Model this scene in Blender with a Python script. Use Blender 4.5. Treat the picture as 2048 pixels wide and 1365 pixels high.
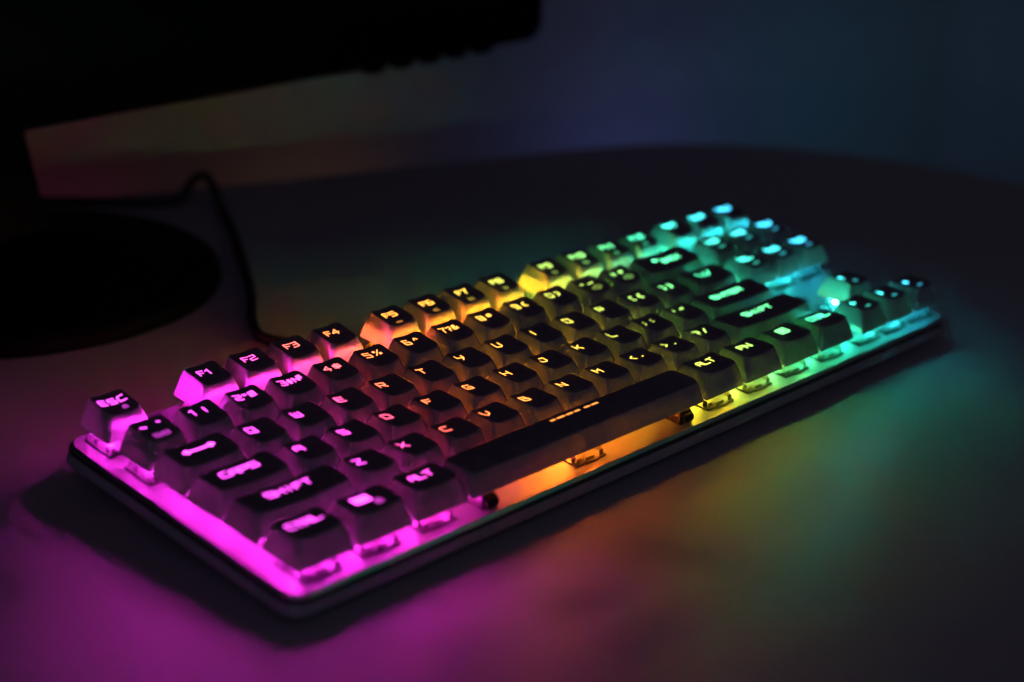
import bpy, math, random
random.seed(7)
D, C = bpy.data, bpy.context
SC = C.scene
for o in list(D.objects): D.objects.remove(o)
COL = SC.collection
MM = 0.001
U = 19.05
R = math.radians

# ------------------------------------------------------------------ camera
cam_d = D.cameras.new('camera'); cam = D.objects.new('camera', cam_d); COL.objects.link(cam)
SC.camera = cam
cam_d.sensor_width = 36.0; cam_d.lens = 61.53
cam_d.clip_start = 0.02; cam_d.clip_end = 60
from mathutils import Matrix, Vector
_d = Vector((0.6621, 0.6553, -0.3636)).normalized()
_r = Vector((0.7081, -0.7059, 0.0172)); _r = (_r - _r.dot(_d) * _d).normalized()
_u = _r.cross(_d)
cam.matrix_world = Matrix(((_r.x, _u.x, -_d.x, -0.2802), (_r.y, _u.y, -_d.y, -0.4751), (_r.z, _u.z, -_d.z, 0.2711), (0, 0, 0, 1)))
cam_d.dof.use_dof = True
cam_d.dof.focus_distance = 0.634
cam_d.dof.aperture_fstop = 4.8
cam_d.dof.aperture_blades = 9
SC.render.resolution_x = 1024; SC.render.resolution_y = 682

# ------------------------------------------------------------------ world: a dark room
W = D.worlds.new('World'); SC.world = W; W.use_nodes = True
bg = W.node_tree.nodes['Background']
bg.inputs[0].default_value = (0.80, 0.40, 0.68, 1); bg.inputs[1].default_value = 0.015

SC.view_settings.view_transform = 'Standard'; SC.view_settings.look = 'None'
SC.view_settings.exposure = 0; SC.view_settings.gamma = 1; SC.view_settings.use_curve_mapping = False
SC.render.engine = 'CYCLES'
cy = SC.cycles
cy.use_denoising = True; cy.max_bounces = 12; cy.diffuse_bounces = 5; cy.glossy_bounces = 4
cy.transmission_bounces = 8; cy.transparent_max_bounces = 24
cy.sample_clamp_indirect = 40; cy.use_guiding = True; cy.use_surface_guiding = True; cy.guiding_training_samples = 64; cy.use_light_tree = True
cy.caustics_reflective = False; cy.caustics_refractive = False

def area(name, loc, target, size, color, power):
    l = D.lights.new(name, 'AREA'); l.shape = 'DISK'; l.size = size; l.color = color; l.energy = power
    o = D.objects.new(name, l); COL.objects.link(o); o.location = loc
    o.rotation_euler = (Vector(target) - Vector(loc)).to_track_quat('-Z', 'Y').to_euler()
    return o

# the dim coloured light of the rest of the room
area('room_lamp', (-1.2, -1.5, 1.15), (0.15, 0, 0), 1.4, (0.50, 0.50, 1.0), 1.25)
area('room_lamp', (1.7, -1.6, 1.3), (0.3, -0.05, 0), 1.2, (0.10, 1.0, 0.62), .5)
# added unseen fill lights behind the table, standing in for keyboard glow on the wall
area('wall_fill', (0.20, 0.36, -0.06), (0.20, 0.62, 0.05), 0.12, (1.0, 0.12, 0.30), .0028)
area('wall_fill', (0.36, 0.31, -0.06), (0.38, 0.56, 0.10), 0.12, (1.0, 0.46, 0.16), .003)
area('wall_fill', (0.58, 0.22, -0.06), (0.66, 0.45, 0.20), 0.12, (0.22, 0.27, 1.0), .012)
area('wall_fill', (0.70, 0.08, -0.06), (0.88, 0.30, 0.20), 0.12, (0.02, 0.42, .75), .028)

# ------------------------------------------------------------------ materials
def mat(name):
    m = D.materials.new(name); m.use_nodes = True
    nt = m.node_tree; b = nt.nodes['Principled BSDF']
    return m, nt, b

def noise(nt, scale, detail=3, rough=.5):
    tc = nt.nodes.new('ShaderNodeTexCoord'); n = nt.nodes.new('ShaderNodeTexNoise')
    n.inputs['Scale'].default_value = scale; n.inputs['Detail'].default_value = detail; n.inputs['Roughness'].default_value = rough
    nt.links.new(tc.outputs['Object'], n.inputs['Vector']); return n

def ramp(nt, src, a, b, p0=0.3, p1=0.7):
    r = nt.nodes.new('ShaderNodeValToRGB'); r.color_ramp.elements[0].position = p0; r.color_ramp.elements[1].position = p1
    r.color_ramp.elements[0].color = a; r.color_ramp.elements[1].color = b
    nt.links.new(src, r.inputs[0]); return r

def simple(name, col, rough, metal=0.0, nscale=200, var=0.08, bump=0.0, bdist=0.0002):
    m, nt, b = mat(name)
    n = noise(nt, nscale)
    lo = tuple(c * (1 - var) for c in col) + (1,); hi = tuple(min(1, c * (1 + var)) for c in col) + (1,)
    r = ramp(nt, n.outputs[0], lo, hi); nt.links.new(r.outputs[0], b.inputs['Base Color'])
    rr = ramp(nt, n.outputs[0], (rough * .88,) * 3 + (1,), (min(1, rough * 1.12),) * 3 + (1,)); nt.links.new(rr.outputs[0], b.inputs['Roughness'])
    b.inputs['Metallic'].default_value = metal
    if bump:
        bp = nt.nodes.new('ShaderNodeBump'); bp.inputs['Strength'].default_value = bump; bp.inputs['Distance'].default_value = bdist
        nt.links.new(n.outputs[0], bp.inputs['Height']); nt.links.new(bp.outputs[0], b.inputs['Normal'])
    return m

M_TABLE = simple('table_laminate', (.54, .47, .50), .6, nscale=900, var=.06, bump=.12, bdist=.0001)
M_TABLE.node_tree.nodes['Principled BSDF'].inputs['Specular IOR Level'].default_value = .2
M_WALL = simple('wall_paint', (.42, .40, .40), .85, nscale=60, var=.04, bump=.2, bdist=.001)
M_FLOOR = simple('floor_boards', (.18, .13, .10), .6, nscale=12, var=.2)
M_BLACK = simple('black_plastic', (.002, .002, .002), .6, nscale=700, var=.2, bump=.1)
M_BLACK.node_tree.nodes['Principled BSDF'].inputs['Specular IOR Level'].default_value = .05
M_SCREEN = simple('dark_glass', (.003, .003, .003), .45, nscale=4, var=.1)
M_SCREEN.node_tree.nodes['Principled BSDF'].inputs['Specular IOR Level'].default_value = .1
M_RUBBER = simple('black_rubber', (.008, .008, .008), .6, nscale=500, var=.2)
M_PLATE = simple('satin_plate', (.32, .31, .32), .42, metal=.35, nscale=1500, var=.05, bump=.05)
M_EDGE = simple('bright_edge', (.72, .72, .72), .32, metal=1.0, nscale=1500, var=.04)
M_CASE = simple('grey_case', (.44, .43, .45), .42, nscale=900, var=.06, bump=.06)
M_GROOVE = simple('groove_black', (.06, .055, .06), .4)
M_TOP = simple('keycap_top_black', (.23, .17, .21), .5, nscale=260, var=.22, bump=.10, bdist=.00005)
M_STAB = simple('stabiliser_black', (.012, .010, .010), .35)

# milky keycap walls: mostly diffuse, a little light passes through
M_SIDE, nt, b = mat('keycap_side')
n = noise(nt, 350, 4)
r = ramp(nt, n.outputs[0], (.37, .35, .36, 1), (.45, .43, .44, 1)); nt.links.new(r.outputs[0], b.inputs['Base Color'])
b.inputs['Roughness'].default_value = .5
b.inputs['Specular IOR Level'].default_value = .35
tr = nt.nodes.new('ShaderNodeBsdfTranslucent'); tr.inputs[0].default_value = (.55, .72, .46, 1)
mx = nt.nodes.new('ShaderNodeMixShader'); mx.inputs[0].default_value = .04
nt.links.new(b.outputs[0], mx.inputs[1]); nt.links.new(tr.outputs[0], mx.inputs[2])
nt.links.new(mx.outputs[0], nt.nodes['Material Output'].inputs[0])

M_INNER = simple('keycap_inside_white', (.88, .87, .86), .5)
nt = M_INNER.node_tree; b = nt.nodes['Principled BSDF']
tr = nt.nodes.new('ShaderNodeBsdfTranslucent'); tr.inputs[0].default_value = (.80, .79, .78, 1)
mx = nt.nodes.new('ShaderNodeMixShader'); mx.inputs[0].default_value = .20
nt.links.new(b.outputs[0], mx.inputs[1]); nt.links.new(tr.outputs[0], mx.inputs[2])
nt.links.new(mx.outputs[0], nt.nodes['Material Output'].inputs[0])
# clear switch housings
M_CLEAR, nt, b = mat('clear_housing')
nt.nodes.remove(b)
n = noise(nt, 400, 2)
tp = nt.nodes.new('ShaderNodeBsdfTransparent')
r = ramp(nt, n.outputs[0], (.88, .87, .84, 1), (.97, .96, .94, 1)); nt.links.new(r.outputs[0], tp.inputs[0])
tl = nt.nodes.new('ShaderNodeBsdfTranslucent'); tl.inputs[0].default_value = (.85, .83, .8, 1)
gl = nt.nodes.new('ShaderNodeBsdfGlossy'); gl.inputs[0].default_value = (.9, .9, .9, 1); gl.inputs[1].default_value = .05
m1 = nt.nodes.new('ShaderNodeMixShader'); m1.inputs[0].default_value = .025
m2 = nt.nodes.new('ShaderNodeMixShader'); fr = nt.nodes.new('ShaderNodeFresnel'); fr.inputs[0].default_value = 1.5
nt.links.new(tp.outputs[0], m1.inputs[1]); nt.links.new(tl.outputs[0], m1.inputs[2])
nt.links.new(fr.outputs[0], m2.inputs[0]); nt.links.new(m1.outputs[0], m2.inputs[1]); nt.links.new(gl.outputs[0], m2.inputs[2])
nt.links.new(m2.outputs[0], nt.nodes['Material Output'].inputs[0])

def glow(name, strength, sample=True):
    m, nt, b = mat(name); nt.nodes.remove(b)
    e = nt.nodes.new('ShaderNodeEmission'); oi = nt.nodes.new('ShaderNodeObjectInfo')
    nt.links.new(oi.outputs['Color'], e.inputs[0]); e.inputs[1].default_value = strength
    nt.links.new(e.outputs[0], nt.nodes['Material Output'].inputs[0])
    if not sample: m.cycles.emission_sampling = 'NONE'
    return m
M_LED = glow('led_light', 60)
M_LENS = glow('led_lens', 8300)
M_LEGEND = glow('legend_backlight', 4.6, False)
M_ICON = glow('icon_backlight', .8, False)

# ------------------------------------------------------------------ mesh helpers (millimetres in, metres out)
class MB:
    def __init__(s): s.v = []; s.f = []; s.mi = []
    def add(s, vs, fs, mi=0):
        k = len(s.v); s.v += [tuple(p) for p in vs]
        for f in fs: s.f.append([i + k for i in f]); s.mi.append(mi)
    def box(s, x0, x1, y0, y1, z0, z1, mi=0, tx=0, ty=0):
        vs = [(x0, y0, z0), (x1, y0, z0), (x1, y1, z0), (x0, y1, z0), (x0 + tx, y0 + ty, z1), (x1 - tx, y0 + ty, z1), (x1 - tx, y1 - ty, z1), (x0 + tx, y1 - ty, z1)]
        s.add(vs, [(3, 2, 1, 0), (4, 5, 6, 7), (0, 1, 5, 4), (1, 2, 6, 5), (2, 3, 7, 6), (3, 0, 4, 7)], mi)
    def loft(s, rings, cap0=True, cap1=True, mis=None):
        n = len(rings[0]); k = len(s.v)
        for r in rings: s.v += [tuple(p) for p in r]
        for i in range(len(rings) - 1):
            for j in range(n):
                a = k + i * n + j; b = k + i * n + (j + 1) % n
                s.f.append([a, b, b + n, a + n]); s.mi.append(mis[i] if mis else 0)
        if cap0: s.f.append([k + j for j in range(n)][::-1]); s.mi.append(mis[0] if mis else 0)
        if cap1: s.f.append([k + (len(rings) - 1) * n + j for j in range(n)]); s.mi.append(mis[-1] if mis else 0)
    def mesh(s, name, mats, smooth=None):
        me = D.meshes.new(name); me.from_pydata([(x * MM, y * MM, z * MM) for x, y, z in s.v], [], s.f)
        for m in mats: me.materials.append(m)
        for p, i in zip(me.polygons, s.mi): p.material_index = i
        if smooth is not None:
            me.polygons.foreach_set('use_smooth', [True] * len(me.polygons)); me.set_sharp_from_angle(angle=R(smooth))
        me.update(); return me

def rrect(hx, hy, r, cx=0, cy=0, z=0, k=5, m=0):
    pts = []
    for (sx, sy, a0) in ((1, 1, 0), (-1, 1, 90), (-1, -1, 180), (1, -1, 270)):
        for i in range(k + 1):
            a = R(a0 + 90 * i / k)
            pts.append((cx + sx * (hx - r) + r * math.cos(a), cy + sy * (hy - r) + r * math.sin(a), z))
    if m:      # m extra points along every straight side
        n = len(pts); out = []
        for i in range(n):
            out.append(pts[i])
            if i % (k + 1) == k:
                a, b = pts[i], pts[(i + 1) % n]
                out += [tuple(p + (q - p) * j / (m + 1) for p, q in zip(a, b)) for j in range(1, m + 1)]
        pts = out
    return pts

def link(name, me, parent=None, loc=(0, 0, 0), color=None, label=None):
    o = D.objects.new(name, me); COL.objects.link(o)
    if parent: o.parent = parent
    o.location = Vector(loc) * MM
    if color: o.color = color
    if label: o['label'] = label
    return o

def thing(name, loc, label, cat, rot=(0, 0, 0)):
    o = D.objects.new(name, None); COL.objects.link(o); o.location = Vector(loc) * MM; o.rotation_euler = rot
    o.empty_display_size = .02; o['label'] = label; o['category'] = cat; return o

def tube(pts, rad, name, mats, seg=12, res=10):
    P = []
    n = len(pts)
    for i in range(n - 1):
        p0, p1, p2, p3 = [Vector(pts[max(0, min(n - 1, i + q))]) for q in (-1, 0, 1, 2)]
        for k in range(res):
            t = k / res
            P.append(.5 * ((2 * p1) + (p2 - p0) * t + (2 * p0 - 5 * p1 + 4 * p2 - p3) * t * t + (3 * p1 - p0 - 3 * p2 + p3) * t ** 3))
    P.append(Vector(pts[-1]))
    mb = MB(); rings = []; up = Vector((0, 0, 1))
    for i, p in enumerate(P):
        d = (P[min(i + 1, len(P) - 1)] - P[max(i - 1, 0)]).normalized()
        a = d.cross(up)
        a = a.normalized() if a.length > 1e-3 else Vector((1, 0, 0))
        b2 = d.cross(a).normalized()
        rings.append([p + rad * (math.cos(2 * math.pi * j / seg) * a + math.sin(2 * math.pi * j / seg) * b2) for j in range(seg)])
    mb.loft(rings); return mb.mesh(name, mats, 60)

# ------------------------------------------------------------------ the room and the table
def setting(o, label, cat):
    o['kind'] = 'structure'; o['label'] = label; o['category'] = cat

edge = [(-900, 640), (-500, 530), (-150, 425), (60, 358), (150, 330), (220, 305), (266, 285), (327, 262), (388, 240), (450, 217), (489, 200), (520, 181), (551, 148), (574, 110),
        (589, 67), (595, 37), (600, -8), (600, -80), (592, -180), (560, -330), (500, -460), (380, -600), (200, -700), (-50, -760), (-400, -770), (-800, -720), (-1050, -500), (-1150, 0), (-1100, 400)]
edge = edge[::-1]
mb = MB()
cxm = sum(p[0] for p in edge) / len(edge); cym = sum(p[1] for p in edge) / len(edge)
def inset(e, d): return [(x + (cxm - x) / math.hypot(cxm - x, cym - y) * d, y + (cym - y) / math.hypot(cxm - x, cym - y) * d) for x, y in e]
# smooth the outline
def chaikin(e):
    o = []
    for i in range(len(e)):
        a, b = e[i], e[(i + 1) % len(e)]
        o += [(a[0] * .75 + b[0] * .25, a[1] * .75 + b[1] * .25), (a[0] * .25 + b[0] * .75, a[1] * .25 + b[1] * .75)]
    return o
edge = chaikin(chaikin(edge))[::-1]
if sum(edge[i][0] * edge[(i + 1) % len(edge)][1] - edge[(i + 1) % len(edge)][0] * edge[i][1] for i in range(len(edge))) < 0: edge = edge[::-1]
mb.loft([[(x, y, -25) for x, y in inset(edge, 3)], [(x, y, -22) for x, y in edge], [(x, y, -3) for x, y in edge], [(x, y, -.8) for x, y in inset(edge, .9)], [(x, y, 0) for x, y in inset(edge, 3)]])
table = link('table', mb.mesh('table', [M_TABLE], 40))
setting(table, 'smooth pale tabletop with a rounded far corner, tinted by the glow', 'table')
mb = MB()
mb.loft([[(60 * math.cos(a) - 250, 60 * math.sin(a) - 100, z) for a in [2 * math.pi * i / 24 for i in range(24)]] for z in (-745, -25)])
link('leg', mb.mesh('leg', [M_BLACK], 40), table)
mb = MB(); mb.box(-4000, 4000, -4000, 4000, -770, -750)
setting(link('floor', mb.mesh('floor', [M_FLOOR])), 'dark floor under the table', 'floor')

# back wall runs roughly along the table's far edge; the side wall turns away from it at the right
wd = Vector((math.cos(R(-16)), math.sin(R(-16)), 0)); wn = Vector((-wd.y, wd.x, 0))
corner = Vector((885, 218, 0))
def wall(name, a, d, length, label):
    nrm = Vector((-d.y, d.x, 0)); mb = MB()
    p = [a, a + d * length, a + d * length + nrm * 60, a + nrm * 60]
    mb.add([(q.x, q.y, -750) for q in p] + [(q.x, q.y, 1700) for q in p], [(3, 2, 1, 0), (4, 5, 6, 7), (0, 1, 5, 4), (1, 2, 6, 5), (2, 3, 7, 6), (3, 0, 4, 7)])
    setting(link(name, mb.mesh(name, [M_WALL])), label, 'wall')
wall('wall', corner - wd * 3000, wd, 3000, 'plain painted wall behind the monitor, tinted brown to blue')
sd = Vector((math.cos(R(-68)), math.sin(R(-68)), 0))
wall('wall', corner + wd * 0, sd, 2500, 'dark teal stretch of wall at the right, past the corner')

# ------------------------------------------------------------------ the monitor
yaw = R(-1)
mon = thing('monitor', (95, 217, 0), 'black switched-off monitor on a round base behind the keyboard', 'monitor', (0, 0, yaw))
def lathe(prof, cx=0, cy=0, seg=72, sx=1, sy=1):
    return [[(cx + r * sx * math.cos(2 * math.pi * i / seg), cy + r * sy * math.sin(2 * math.pi * i / seg), z) for i in range(seg)] for r, z in prof]
mb = MB(); mb.loft(lathe([(92, 0), (93.5, 1.2), (93.5, 4.5), (92, 7.2), (89, 9), (84, 10), (52, 14), (46, 17), (30, 18)]))
link('base', mb.mesh('base', [M_BLACK], 35), mon)
mb = MB(); mb.loft([rrect(27, 17, 8, 9, 26, 14), rrect(20, 14, 8, 9, 28, 26), rrect(16.5, 11, 8, 9, 30, 60), rrect(16.5, 9, 8, 9, 30, 200)])
link('neck', mb.mesh('neck', [M_BLACK], 40), mon)
# panel in its own plane: x across, z up; front face at local y = -24
X0, X1, Z0, Z1, YF = -333, 333, 71.7, 440, -5.5
cxp, czp = (X0 + X1) / 2, (Z0 + Z1) / 2; hx, hz = (X1 - X0) / 2, (Z1 - Z0) / 2
def panel_ring(ins, y, r): return [(x, y, z) for x, z, _ in rrect(hx - ins, hz - ins, max(.5, r - ins), cxp, czp, 0, 8)]
mb = MB()
mb.loft([panel_ring(16, YF, 10), panel_ring(1.2, YF, 10), panel_ring(0, YF + 1.5, 10), panel_ring(0, YF + 20, 10), panel_ring(30, YF + 38, 40), panel_ring(90, YF + 52, 60)])
link('housing', mb.mesh('housing', [M_BLACK], 35), mon)
mb = MB(); mb.box(X0 + 17, X1 - 17, YF - .35, YF + 1, Z0 + 24, Z1 - 17)
link('screen', mb.mesh('screen', [M_SCREEN]), mon)
for k in range(5):
    bx = 212 + k * 19.2
    mb = MB(); mb.loft([[(bx + (7.5 - i2) * math.cos(a), YF + 10 + (4.2 - i2 * .6) * math.sin(a), z) for a in [2 * math.pi * j / 20 for j in range(20)]] for i2, z in ((3.2, Z0 - 3.2), (1.2, Z0 - 2.6), (0, Z0 - 1), (0, Z0 + 1))])
    for i, vv in enumerate(mb.v): mb.v[i] = (vv[0], vv[1] - 7, vv[2])
    link('button', mb.mesh('button', [M_BLACK], 40), mon)

# ------------------------------------------------------------------ the cable
cpts = [(150, 45, 3), (134, 78, 2.8), (142, 100, 2.8), (165, 132, 2.8), (190, 173, 2.8), (211, 208, 2.8), (232, 247, 2.6), (241, 264, 6), (241, 270, 12), (235, 270, 13.5), (228, 270, 9), (222, 270, 3.5), (208, 279, 2.6), (190, 295, 3), (165, 320, 3), (140, 338, 3)]
cable = link('cable', tube(cpts, 2.4, 'cable', [M_RUBBER]))
cable['label'] = 'thin black cable looping up beside the monitor base and down behind the keyboard'; cable['category'] = 'cable'

# ------------------------------------------------------------------ the keyboard
H0 = 11.5; TILT = R(4.5); YP = -113.5
OX, OY, OZ = 18.25 * U / 2, -52.0, -11.5
def k2w(x, y, z):
    yy = y - YP
    return (x, YP + yy * math.cos(TILT) - z * math.sin(TILT), H0 + yy * math.sin(TILT) + z * math.cos(TILT))
kb = thing('keyboard', k2w(OX, OY, OZ), 'compact mechanical keyboard glowing in a rainbow from magenta to cyan', 'keyboard', (TILT, 0, 0))
def loc(x, y, z=0): return (x - OX, y - OY, z - OZ)

PX0, PX1, PY0, PY1 = -3.9, 18.25 * U + 3.2, -113.3, 12.6
pcx, pcy, phx, phy = (PX0 + PX1) / 2, (PY0 + PY1) / 2, (PX1 - PX0) / 2, (PY1 - PY0) / 2
def pr(ins, z, r=7): return rrect(phx - ins, phy - ins, r - ins * .6, pcx - OX, pcy - OY, z - OZ, 8)
mb = MB(); mb.loft([pr(.7, -1.7), pr(0, -1.4), pr(0, -1.1), pr(1.0, 0), pr(1.4, 0)], mis=[1, 1, 1, 0])
link('plate', mb.mesh('plate', [M_PLATE, M_EDGE], 30), kb)
mb = MB()
mb.loft([pr(14, -10.4), pr(6.5, -10.2), pr(2.6, -9.2), pr(.2, -7.8), pr(-.9, -6.6), pr(-.8, -5.4), pr(-.1, -3.2), pr(.7, -2.5), pr(1.4, -1.75)], mis=[0, 0, 0, 0, 0, 0, 1, 1])
link('case', mb.mesh('case', [M_CASE, M_GROOVE], 40), kb)
for x in (30, 318):
    mb = MB(); mb.loft([rrect(11, 3, 2, x - OX, -96 - OY, -11.45 - OZ), rrect(12, 4, 2, x - OX, -96 - OY, -10.2 - OZ)])
    link('rubber_foot', mb.mesh('rubber_foot', [M_RUBBER], 40), kb)
    mb = MB(); mb.loft([rrect(8, 3, 1, x - OX, -4 - OY, -19.2 - OZ), rrect(9, 3.5, 1, x - OX, -6 - OY, -10.2 - OZ)])
    link('tilt_foot', mb.mesh('tilt_foot', [M_BLACK], 40), kb)

# --- colour of the light under each key
STOPS = [(0, (1, .03, .95)), (2.6, (1, .025, .80)), (3.7, (1, .03, .40)), (4.6, (1, .05, .12)), (5.6, (1, .12, .02)), (6.9, (1, .22, .01)), (8.6, (.95, .36, .01)),
         (10.2, (.76, .52, .02)), (11.5, (.42, .62, .05)), (12.7, (.12, .64, .15)), (14.0, (.03, .62, .27)), (15.4, (.02, .62, .44)), (16.8, (.02, .56, .64)), (18.3, (.02, .42, .90))]
def hue(u):
    for (a, ca), (b, cb) in zip(STOPS, STOPS[1:]):
        if u <= b:
            t = max(0, (u - a) / (b - a)); return tuple(p + (q - p) * t for p, q in zip(ca, cb))
    return STOPS[-1][1]

# --- stroke lettering: polylines in a 1 x 1 box
G = {
 'A': ['0,0 0,.7 .3,1 1,1 1,0', '0,.42 1,.42'], 'B': ['0,0 0,1 .85,1 .85,.55 1,.45 1,0 0,0', '0,.52 .9,.52'], 'C': ['1,1 .25,1 0,.75 0,0 1,0'], 'D': ['0,0 0,1 .75,1 1,.75 1,0 0,0'],
 'E': ['1,1 0,1 0,0 1,0', '0,.5 .9,.5'], 'F': ['1,1 0,1 0,0', '0,.5 .8,.5'], 'G': ['1,1 .2,1 0,.8 0,0 1,0 1,.48 .5,.48'], 'H': ['0,0 0,1', '1,0 1,1', '0,.5 1,.5'], 'I': ['.5,0 .5,1'],
 'J': ['.4,1 1,1 1,.25 .75,0 0,0 0,.3'], 'K': ['0,0 0,1', '0,.5 .45,.5 1,1', '.45,.5 1,0'], 'L': ['0,1 0,0 1,0'], 'M': ['0,0 0,1 .5,.5 1,1 1,0'], 'N': ['0,0 0,1 1,0 1,1'],
 'O': ['0,0 0,1 1,1 1,0 0,0'], 'P': ['0,0 0,1 1,1 1,.42 0,.42'], 'Q': ['0,0 0,1 1,1 1,0 0,0', '.6,.35 1,-.1'], 'R': ['0,0 0,1 1,1 1,.45 0,.45', '.5,.45 1,0'], 'S': ['1,1 0,1 0,.5 1,.5 1,0 0,0'],
 'T': ['0,1 1,1', '.5,1 .5,0'], 'U': ['0,1 0,0 .75,0 1,.25 1,1'], 'V': ['0,1 0,.45 .5,0 1,.45 1,1'], 'W': ['0,1 0,0 1,0 1,1', '.5,.9 .5,0'], 'X': ['0,0 1,1', '0,1 1,0'], 'Y': ['0,1 0,.5 1,.5', '1,1 1,.5 .6,0'],
 'Z': ['0,1 1,1 0,0 1,0'], '0': ['0,0 0,1 1,1 1,0 0,0'], '1': ['.1,.8 .5,1 .5,0'], '2': ['0,1 1,1 1,.55 0,.4 0,0 1,0'], '3': ['0,1 1,1 1,0 0,0', '.3,.52 1,.52'], '4': ['.8,0 .8,1 0,.35 1.1,.35'],
 '5': ['1,1 0,1 0,.55 1,.55 1,0 0,0'], '6': ['.9,1 0,1 0,0 1,0 1,.5 0,.5'], '7': ['0,1 1,1 .5,.45 .5,0'], '8': ['0,0 0,1 1,1 1,0 0,0', '0,.5 1,.5'], '9': ['1,.5 0,.5 0,1 1,1 1,0 .1,0'],
 '!': ['.5,1 .5,.35', '.5,.05 .5,0'], '"': ['.25,1 .25,.65', '.75,1 .75,.65'], '@': ['1,0 0,0 0,1 1,1 1,.3 .4,.3 .4,.7 1,.7'], '#': ['.3,0 .4,1', '.65,0 .75,1', '0,.35 1,.35', '0,.68 1,.68'],
 '$': ['1,.85 0,.85 0,.5 1,.5 1,.15 0,.15', '.5,1.05 .5,-.05'], '%': ['0,0 1,1', '0,.75 .25,.75 .25,1 0,1 0,.75', '.75,0 1,0 1,.25 .75,.25 .75,0'], '^': ['.2,.6 .5,1 .8,.6'], '?': ['0,1 1,1 1,.5 .5,.5 .5,.3', '.5,.05 .5,0'],
 '&': ['1,0 .2,.75 .3,1 .7,1 .7,.75 0,.3 .1,0 .6,0 1,.4'], '*': ['.5,.3 .5,1', '.15,.45 .85,.85', '.85,.45 .15,.85'], '(': ['.8,1 .35,.8 .35,.2 .8,0'], ')': ['.2,1 .65,.8 .65,.2 .2,0'], '-': ['.1,.5 .9,.5'], '_': ['0,0 1,0'],
 '=': ['.1,.3 .9,.3', '.1,.7 .9,.7'], '+': ['.5,.15 .5,.85', '.1,.5 .9,.5'], '[': ['.8,1 .3,1 .3,0 .8,0'], ']': ['.2,1 .7,1 .7,0 .2,0'], '{': ['.9,1 .5,1 .5,.6 .25,.5 .5,.4 .5,0 .9,0'], '}': ['.1,1 .5,1 .5,.6 .75,.5 .5,.4 .5,0 .1,0'],
 ';': ['.5,.75 .5,.7', '.5,.25 .3,0'], ':': ['.5,.8 .5,.75', '.5,.2 .5,.15'], "'": ['.5,1 .5,.65'], '\\': ['.1,1 .9,0'], '|': ['.5,1.05 .5,-.05'], ',': ['.5,.2 .3,-.1'], '.': ['.45,.05 .55,.05'], '<': ['.9,.95 .15,.5 .9,.05'],
 '>': ['.1,.95 .85,.5 .1,.05'], '/': ['.1,0 .9,1'], '~': ['0,.5 .3,.7 .7,.45 1,.65'], '`': ['.3,1 .6,.75'], 'n': ['0,0 0,1 1,0 1,1', '1.25,.55 1.6,.55 1.6,1 1.25,1 1.25,.55', '1.25,.3 1.6,.3'],
}
def strokes_mesh(name, items, top, mat_, sw):
    """items: (character or list of polylines, x, y, w, h[, stroke width]) in mm on the cap's top face"""
    mb = MB(); lift = 0
    for it in items:
        ch, x, y, w, h = it[:5]; s2 = (it[5] if len(it) > 5 else sw) / 2
        for pl in (G[ch] if isinstance(ch, str) else ch):
            P = [tuple(float(q) for q in c.split(',')) for c in pl.split()]
            P = [(x + a * w, y + c * h) for a, c in P]
            for (ax, ay), (bx, by) in zip(P, P[1:]):
                L = math.hypot(bx - ax, by - ay); dx, dy = (bx - ax) / L, (by - ay) / L
                ax2, ay2, bx2, by2 = ax - dx * s2, ay - dy * s2, bx + dx * s2, by + dy * s2
                n = max(1, int(L / 1.0)); vs = []; lift += 1
                for i in range(n + 1):
                    t = i / n; mx_, my_ = ax2 + (bx2 - ax2) * t, ay2 + (by2 - ay2) * t
                    for sg in (1, -1):
                        qx, qy = mx_ - dy * s2 * sg, my_ + dx * s2 * sg
                        vs.append((qx, qy, top(qx, qy) + .035 + .0007 * (lift % 40)))
                mb.add(vs, [(2 * i, 2 * i + 1, 2 * i + 3, 2 * i + 2) for i in range(n)])
    return mb.mesh(name, [mat_])

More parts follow.
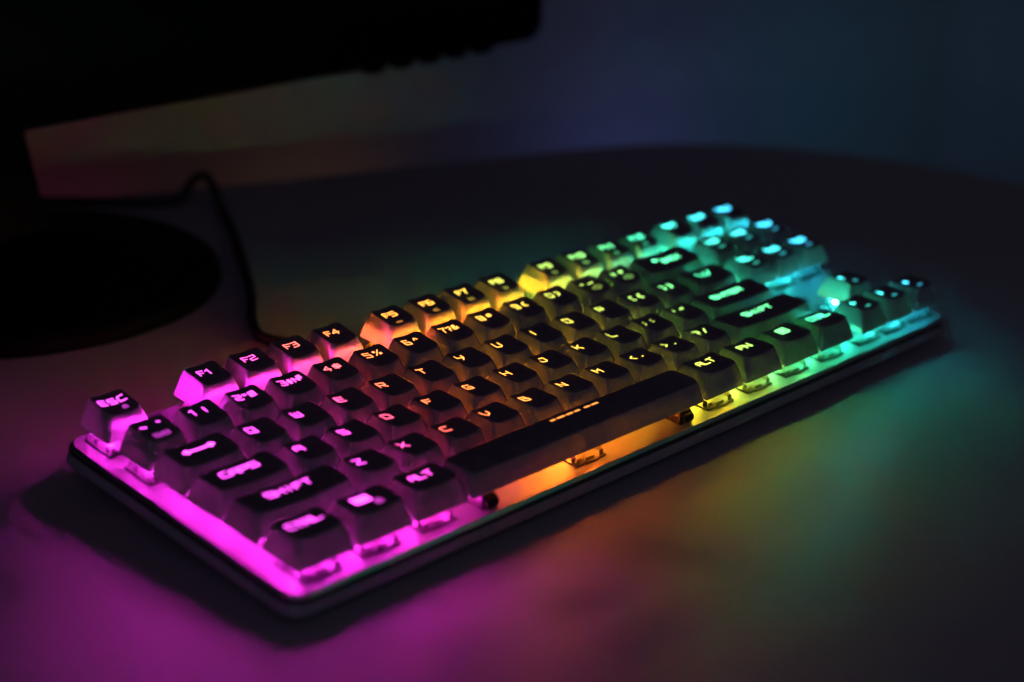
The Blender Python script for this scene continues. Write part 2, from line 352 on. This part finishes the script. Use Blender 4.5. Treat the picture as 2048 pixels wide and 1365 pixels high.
# --- keycaps: sculpted per row.  (rim height, top tilt, row centre y)
ROWS = [(16.0, .115, 0), (16.2, .10, -1.25), (14.7, .045, -2.25), (14.6, -.01, -3.25), (14.9, -.05, -4.25), (15.1, -.06, -5.27)]
SK = 6.2
def top_fn(w, row, space=False):
    zt, tilt, _ = ROWS[row]; hw = (w * U - 6.4) / 2
    if space: return lambda x, y: zt - .9 - .010 * y * y - .02 * y
    dish = .95
    return lambda x, y: zt + tilt * (y - .6) - dish * (1 - min(1.3, (x / hw) ** 2))
cap_cache = {}
def cap_mesh(w, row, space=False):
    key = (w, row, space)
    if key in cap_cache: return cap_cache[key]
    f = top_fn(w, row, space); bw = (w * U - .95) / 2; bd = 9.05; tw = (w * U - 6.4) / 2; td = 6.55; sh = .55
    if space: tw = (w * U - 4.6) / 2; td = 6.9; sh = .2
    K = 7
    mb = MB(); zt = ROWS[row][0]
    rings, mis = [], []
    inner_top = zt - 2.4
    def at(t, ins=0): # outline at height fraction t
        e = t ** 1.12
        return (bw + (tw - bw) * e - ins, bd + (td - bd) * e - ins, .9 + 1.3 * t, sh * t)
    hx_, hy_, r_, c_ = at(.75, 1.3)
    for t, ins in ((.75, 1.1), (0, 1.0)):
        hx_, hy_, r_, c_ = at(t, ins); rings.append(rrect(hx_, hy_, max(.4, r_ - .3), 0, c_, inner_top if t else SK, K, 7)); mis.append(2 if t else 0)
    for t in (0, .3, .6, .85, .955):
        hx_, hy_, r_, c_ = at(t); base = rrect(hx_, hy_, r_, 0, c_, 0, K, 7)
        rings.append([(x, y, SK + .12 * (t == 0) * 0 + (f(x, y) - SK) * t) for x, y, _ in base]); mis.append(0)
    hx_, hy_, r_, c_ = at(1.0)
    for ins, dz in ((-.02, -.28), (.12, -.09), (.42, 0)):
        base = rrect(hx_ - ins, hy_ - ins, r_ - ins * .5, 0, c_, 0, K, 7); rings.append([(x, y, f(x, y) + dz) for x, y, _ in base]); mis.append(1)
    for s in (.82, .62, .42, .22, .06):
        base = rrect((hx_ - .42), (hy_ - .42), r_ - .2, 0, c_, 0, K, 7)
        rings.append([(x * s, c_ + (y - c_) * s, f(x * s, c_ + (y - c_) * s)) for x, y, _ in base]); mis.append(1)
    mis = mis[:-1]; mis[6] = 0
    mb.loft(rings, True, True, mis)
    mb.mi[-1] = 1; mb.mi[-2] = 2
    me = mb.mesh('keycap', [M_SIDE, M_TOP, M_INNER], 38); cap_cache[key] = me; return me

# switch housing: clear upper shell with ribs; dark base flange
mb = MB()
mb.loft([rrect(6.9, 6.9, .6, 0, 0, .75, 2), rrect(6.7, 6.7, .6, 0, 0, 2.4, 2), rrect(5.6, 5.4, .8, 0, -.2, 5.6, 2), rrect(4.2, 4.0, .8, 0, -.2, 5.7, 2)], False, True)
mb.box(-6.4, -5.0, -7.05, -6.6, .8, 2.6); mb.box(5.0, 6.4, -7.05, -6.6, .8, 2.6); mb.box(-2.0, 2.0, -7.0, -6.5, .8, 1.6)
mb.box(-7.1, -6.6, -6.0, -4.4, .8, 3.0); mb.box(-7.1, -6.6, 1.4, 3.0, .8, 3.0)
HOUS = mb.mesh('switch_housing', [M_CLEAR], 30)
mb = MB()
mb.loft([rrect(7.7, 7.7, .5, 0, 0, .02, 2), rrect(7.7, 7.7, .5, 0, 0, .62, 2), rrect(7.35, 7.35, .5, 0, 0, .8, 2)])
mb.box(-3.2, 3.2, -8.15, -7.6, .02, .6)
BASE = mb.mesh('switch_base', [M_STAB], 30)
mb = MB(); mb.loft([rrect(2.6, 2.0, .6, 0, 0, 4.2, 2), rrect(2.2, 1.7, .6, 0, 0, 10.5, 2)])
M_STEM = simple('stem_cream', (.7, .68, .62), .4)
STEM = mb.mesh('stem', [M_STEM], 30)
M_LEDBODY = simple('led_body_white', (.7, .7, .68), .5)
mb = MB(); mb.box(-1.7, 1.7, 3.2, 5.0, .82, 1.2, 1)
mb.box(-1.5, 1.5, 3.4, 4.8, 1.21, 2.2, 0, .15, .1)
mb.add([(-1.35, 3.5, 2.22), (1.35, 3.5, 2.22), (1.35, 4.7, 2.22), (-1.35, 4.7, 2.22)], [(0, 1, 2, 3)], 2)
mb.box(-2.6, 2.6, 5.65, 6.35, .82, 3.45, 3)  # added dark wall that keeps LED light off the row behind
LED = mb.mesh('led', [M_LED, M_LEDBODY, M_LENS, M_STAB])

LW, LH = 3.3, 3.1
def word(t, cx, y, w, h, gap, sw=None):
    n = len(t); tot = n * w + (n - 1) * gap; x = cx - tot / 2
    out = []
    for c in t:
        if c != ' ': out.append((c, x, y, w, h) if sw is None else (c, x, y, w, h, sw))
        x += w + gap
    return out
def letter(c): return [(c, -4.6, .55, LW, LH)]
def pair(a, b): return [(a, -4.3, .6, 2.9, 3.0), (b, .6, .8, 2.3, 2.7, .46)]
def fk(t): return word(t, -.3, .3, 2.35, 2.9, .75)
def three(t): return word(t, -.6, 1.6, 2.2, 2.4, .8, .5)
ARR = {'left': ['1,.5 0,.5', '.35,.85 0,.5 .35,.15'], 'right': ['0,.5 1,.5', '.65,.85 1,.5 .65,.15'], 'up': ['.5,0 .5,1', '.15,.65 .5,1 .85,.65'], 'down': ['.5,1 .5,0', '.15,.35 .5,0 .85,.35']}
def arrow(k): return [(ARR[k], -3.4, 1.0, 2.8, 2.8, .6)]
IC = {'stop': ['0,.3 1,.3', '0,.6 1,.6'], 'prev': ['.1,0 .1,1', '1,.05 .45,.5 1,.95', '.75,.3 .75,.7'], 'rew': ['.5,.05 0,.5 .5,.95', '1,.05 .5,.5 1,.95'], 'fwd': ['0,.05 .5,.5 0,.95', '.5,.05 1,.5 .5,.95'],
      'play': ['0,0 0,1 .6,.5 0,0', '.85,.05 .85,.95'], 'disc': ['.2,.1 0,.5 .2,.9 .8,.9 1,.5 .8,.1 .2,.1', '.45,.5 .55,.5'], 'mail': ['0,0 0,1 1,1 1,0 0,0', '0,1 .5,.4 1,1'], 'house': ['0,.45 .5,1 1,.45', '.2,.4 .2,0 .8,0 .8,.4'],
      'spk': ['0,.3 .3,.3 .65,0 .65,1 .3,.7 0,.7 0,.3', '.95,.2 .95,.8'], 'lock': ['.1,0 .9,0 .9,.55 .1,.55 .1,0', '.25,.6 .25,1 .75,1 .75,.6'], 'sun': ['.3,.3 .7,.3 .7,.7 .3,.7 .3,.3', '.5,.85 .5,1', '.5,0 .5,.15', '0,.5 .15,.5', '.85,.5 1,.5'], 'pads': ['0,.1 .9,.1 .9,.9 0,.9 0,.1', '1.15,.1 1.35,.9', '1.6,.1 2.5,.1 2.5,.9 1.6,.9 1.6,.1', '.2,.5 .7,.5', '1.8,.5 2.3,.5']}
def icon(k, x=-1.5, y=-4.9, w=2.4, h=1.9, s=.42): return [(IC[k], x, y, w, h, s)]

KEYS = []   # text, x (units), width, row, legend items, icon items, label
def K(t, x, w, row, items, ic=None): KEYS.append((t, x, w, row, items, ic))
K('ESC', 0, 1, 0, word('ESC', -.2, .3, 2.3, 2.9, 1.3), icon('lock', 1, -3.6, 1.8, 1.5))
FI = [None, None, None, None, 'stop', 'rew', 'play', 'fwd', 'disc', 'mail', 'house', 'spk']
for i in range(12):
    x = (2 if i < 4 else 2.5 if i < 8 else 3) + i
    K(f'F{i+1}', x, 1, 0, fk(f'F{i+1}') if i < 9 else word(f'F{i+1}', -.2, .3, 2.0, 2.9, .7), icon(FI[i]) if FI[i] else None)
for i, t in enumerate(('PRT', 'SCR', 'PAU')): K(t, 15.25 + i, 1, 0, three(t))
K('~`', 0, 1, 1, [('~', -4.4, 1.2, 2.4, 2.6), ('`', 2.2, 1.4, 2.2, 2.6)], icon('pads', -2.6, -4.2, 2.2, 2.4, .4))
for i, (a, b) in enumerate(zip('123456789', ('!', '"@', '#n', '$', '%', '^', '?&', '*', '('))):
    if len(b) == 2:
        it = [(a, -4.9, .6, 2.7, 3.0), (b[0], -1.2, .9, 1.7, 2.6, .42), (b[1], 1.4, .9, 1.9, 2.6, .42)]
    else: it = pair(a, b)
    K(a + b.replace('n', '№'), 1 + i, 1, 1, it)
K('0)', 10, 1, 1, pair('0', ')'))
K('-_', 11, 1, 1, [('-', -4.2, .8, 2.2, 2.8), ('_', .6, 1.8, 2.4, 2.6)], icon('spk', -.4, -3.6, 4.2, 3.0, .5))
K('=+', 12, 1, 1, [('=', -4.2, .8, 2.6, 2.8), ('+', .6, 1.2, 2.6, 2.8)], icon('spk', -.4, -3.6, 4.2, 3.0, .5))
K('BACKSPACE', 13, 2, 1, [(ARR['left'], -6, 1.3, 3, 2.6, .6)] + word('BACK', 3.2, -.6, 2.1, 2.4, .6))
for i, t in enumerate(('INS', 'HME', 'PGU')): K(t, 15.25 + i, 1, 1, three(t), icon('stop', -.5, -3.2, 3, 1.6))
K('TAB', 0, 1.5, 2, [(['0,.5 1,.5', '.1,.9 0,.5 .1,.1', '.9,.9 1,.5 .9,.1'], -5.6, 1.2, 11.2, 2.0, .9)])
for i, t in enumerate('QWERTYUIOP'): K(t, 1.5 + i, 1, 2, letter(t))
K('[{', 11.5, 1, 2, pair('[', '{')); K(']}', 12.5, 1, 2, pair(']', '}')); K('\\|', 13.5, 1.5, 2, [('\\', -4.6, .6, 2.8, 3), ('|', -.8, .6, 2, 3), ('/', 1.4, .6, 2.6, 3)])
for i, t in enumerate(('DEL', 'END', 'PGD')): K(t, 15.25 + i, 1, 2, three(t), icon('stop', -.5, -3.2, 3, 1.6))
K('CAPS', 0, 1.75, 3, word('CAPS', -.4, 1.0, 2.9, 2.9, .8))
for i, t in enumerate('ASDFGHJKL'): K(t, 1.75 + i, 1, 3, letter(t))
K(';:', 10.75, 1, 3, pair(';', ':')); K("'\"", 11.75, 1, 3, pair("'", '"')); K('ENTER', 12.75, 2.25, 3, word('ENTER', -1.6, .8, 3.0, 2.7, .8))
K('SHIFT', 0, 2.25, 4, word('SHIFT', -.2, .9, 2.8, 3.0, .8))
for i, t in enumerate('ZXCVBNM'): K(t, 2.25 + i, 1, 4, letter(t))
K('<,', 9.25, 1, 4, pair('<', '.')); K('>.', 10.25, 1, 4, pair('>', '.'))
K('?/', 11.25, 1, 4, pair('?', '/')); K('SHIFT', 12.25, 2.75, 4, word('SHIFT', -.5, .9, 2.8, 2.8, .8))
K('UP', 16.25, 1, 4, arrow('up'), icon('sun', 0, -3.6, 2, 1.8))
K('CTRL', 0, 1.25, 5, word('CTRL', -.3, 1.1, 2.6, 2.9, .7))
K('WIN', 1.25, 1.25, 5, [(['0,0 .42,0 .42,.42 0,.42 0,0', '.58,0 1,0 1,.42 .58,.42 .58,0', '0,.58 .42,.58 .42,1 0,1 0,.58', '.58,.58 1,.58 1,1 .58,1 .58,.58'], -4.4, .8, 5.6, 3.2, .9)], icon('lock', 1.2, -2.6, 2.4, 2.2, .8))
K('ALT', 2.5, 1.25, 5, word('ALT', -.3, 1.0, 2.6, 2.9, .7))
K('SPACE', 3.75, 6.25, 5, [(['0,.5 .10,.5', '.24,.5 .44,.5', '.58,.5 .74,.5', '.88,.5 1,.5'], -9.4, 3.4, 13.6, 1.6, 1.05), (['0,.5 .3,.5', '.60,.5 1,.5'], 7.6, 3.4, 6.0, 1.6, 1.05)])
K('ALT', 10, 1.25, 5, word('ALT', .2, 1.0, 2.6, 2.9, .7)); K('FN', 11.25, 1.25, 5, word('FN', -.1, 1.0, 2.8, 2.9, .8))
K('MENU', 12.5, 1.25, 5, [(['0,0 0,1 1,1 1,0 0,0', '.2,.35 .8,.35', '.2,.66 .8,.66'], -1.6, 1.0, 4.6, 3.6, .55)])
K('CTRL', 13.75, 1.25, 5, word('CTRL', -.2, 1.1, 2.6, 2.9, .7))
for i, t in enumerate(('left', 'down', 'right')): K(t.upper(), 15.25 + i, 1, 5, arrow(t), icon('stop', 0, -3.6, 2.2, 1.5))

SAY = {'UP': 'an up arrow', 'LEFT': 'a left arrow', 'DOWN': 'a down arrow', 'RIGHT': 'a right arrow', 'WIN': 'a four-pane window', 'MENU': 'a menu box', 'TAB': 'a two-headed arrow', 'SPACE': 'a dashed bar'}
for t, x, w, row, items, ic in KEYS:
    cx, cyy = (x + w / 2) * U, ROWS[row][2] * U
    space = t == 'SPACE'
    u = x + w / 2 - .25 + (.15 if row == 0 else 0)
    power = 1.3 - .45 * max(0, min(1, (u - 3) / 8)) + .40 * max(0, min(1, (u - 12.5) / 3))
    col = tuple(c * power for c in hue(u))
    cap = link('keycap', cap_mesh(w, row, space), kb, loc(cx, cyy), None,
               'long space bar marked with a dashed bar' if space else f'{"small" if w == 1 else "wide"} key marked {SAY.get(t, t)}')
    fn = top_fn(w, row, space)
    gain = 1 + .9 * max(0, min(1, (u - 11) / 4))
    lc = tuple(c * .92 * gain + .042 for c in hue(u + (.9 if row else 1.1) * max(0, min(1, (u - 3) / 2, (12 - u) / 2)))) + (1,)
    lg = link('legend', strokes_mesh('legend', items, fn, M_LEGEND, .42 if row < 2 else .46), cap, color=lc)
    if space: lg.color = tuple(c * .42 for c in lc[:3]) + (1,)
    if ic: link('icon', strokes_mesh('icon', ic, fn, M_ICON, .5), cap, color=tuple(lc[:3]) + (1,))
    for nm, me in (('switch_base', BASE), ('switch_housing', HOUS), ('stem', STEM)): link(nm, me, cap)
    link('led', LED, cap, color=tuple(col) + (1,))

# stabilisers under the space bar
for sx in (-50, 50):
    cx, cyy = 6.875 * U + sx, ROWS[5][2] * U
    mb = MB()
    mb.loft([rrect(3.6, 7.2, .8, 0, -1.5, .02, 3), rrect(3.6, 7.2, .8, 0, -1.5, 3.0, 3), rrect(2.9, 6.4, .8, 0, -1.2, 4.6, 3)])
    mb.loft([[(-2.6 + q, -8.2 + 1.7 * math.cos(a), 1.9 + 1.7 * math.sin(a)) for a in [2 * math.pi * j / 14 for j in range(14)]] for q in (0, 5.2)])
    mb.box(-1.8, 1.8, -2.2, 2.2, 4.0, 9.5)
    link('stabilizer', mb.mesh('stabilizer', [M_STAB], 35), kb, loc(cx, cyy))
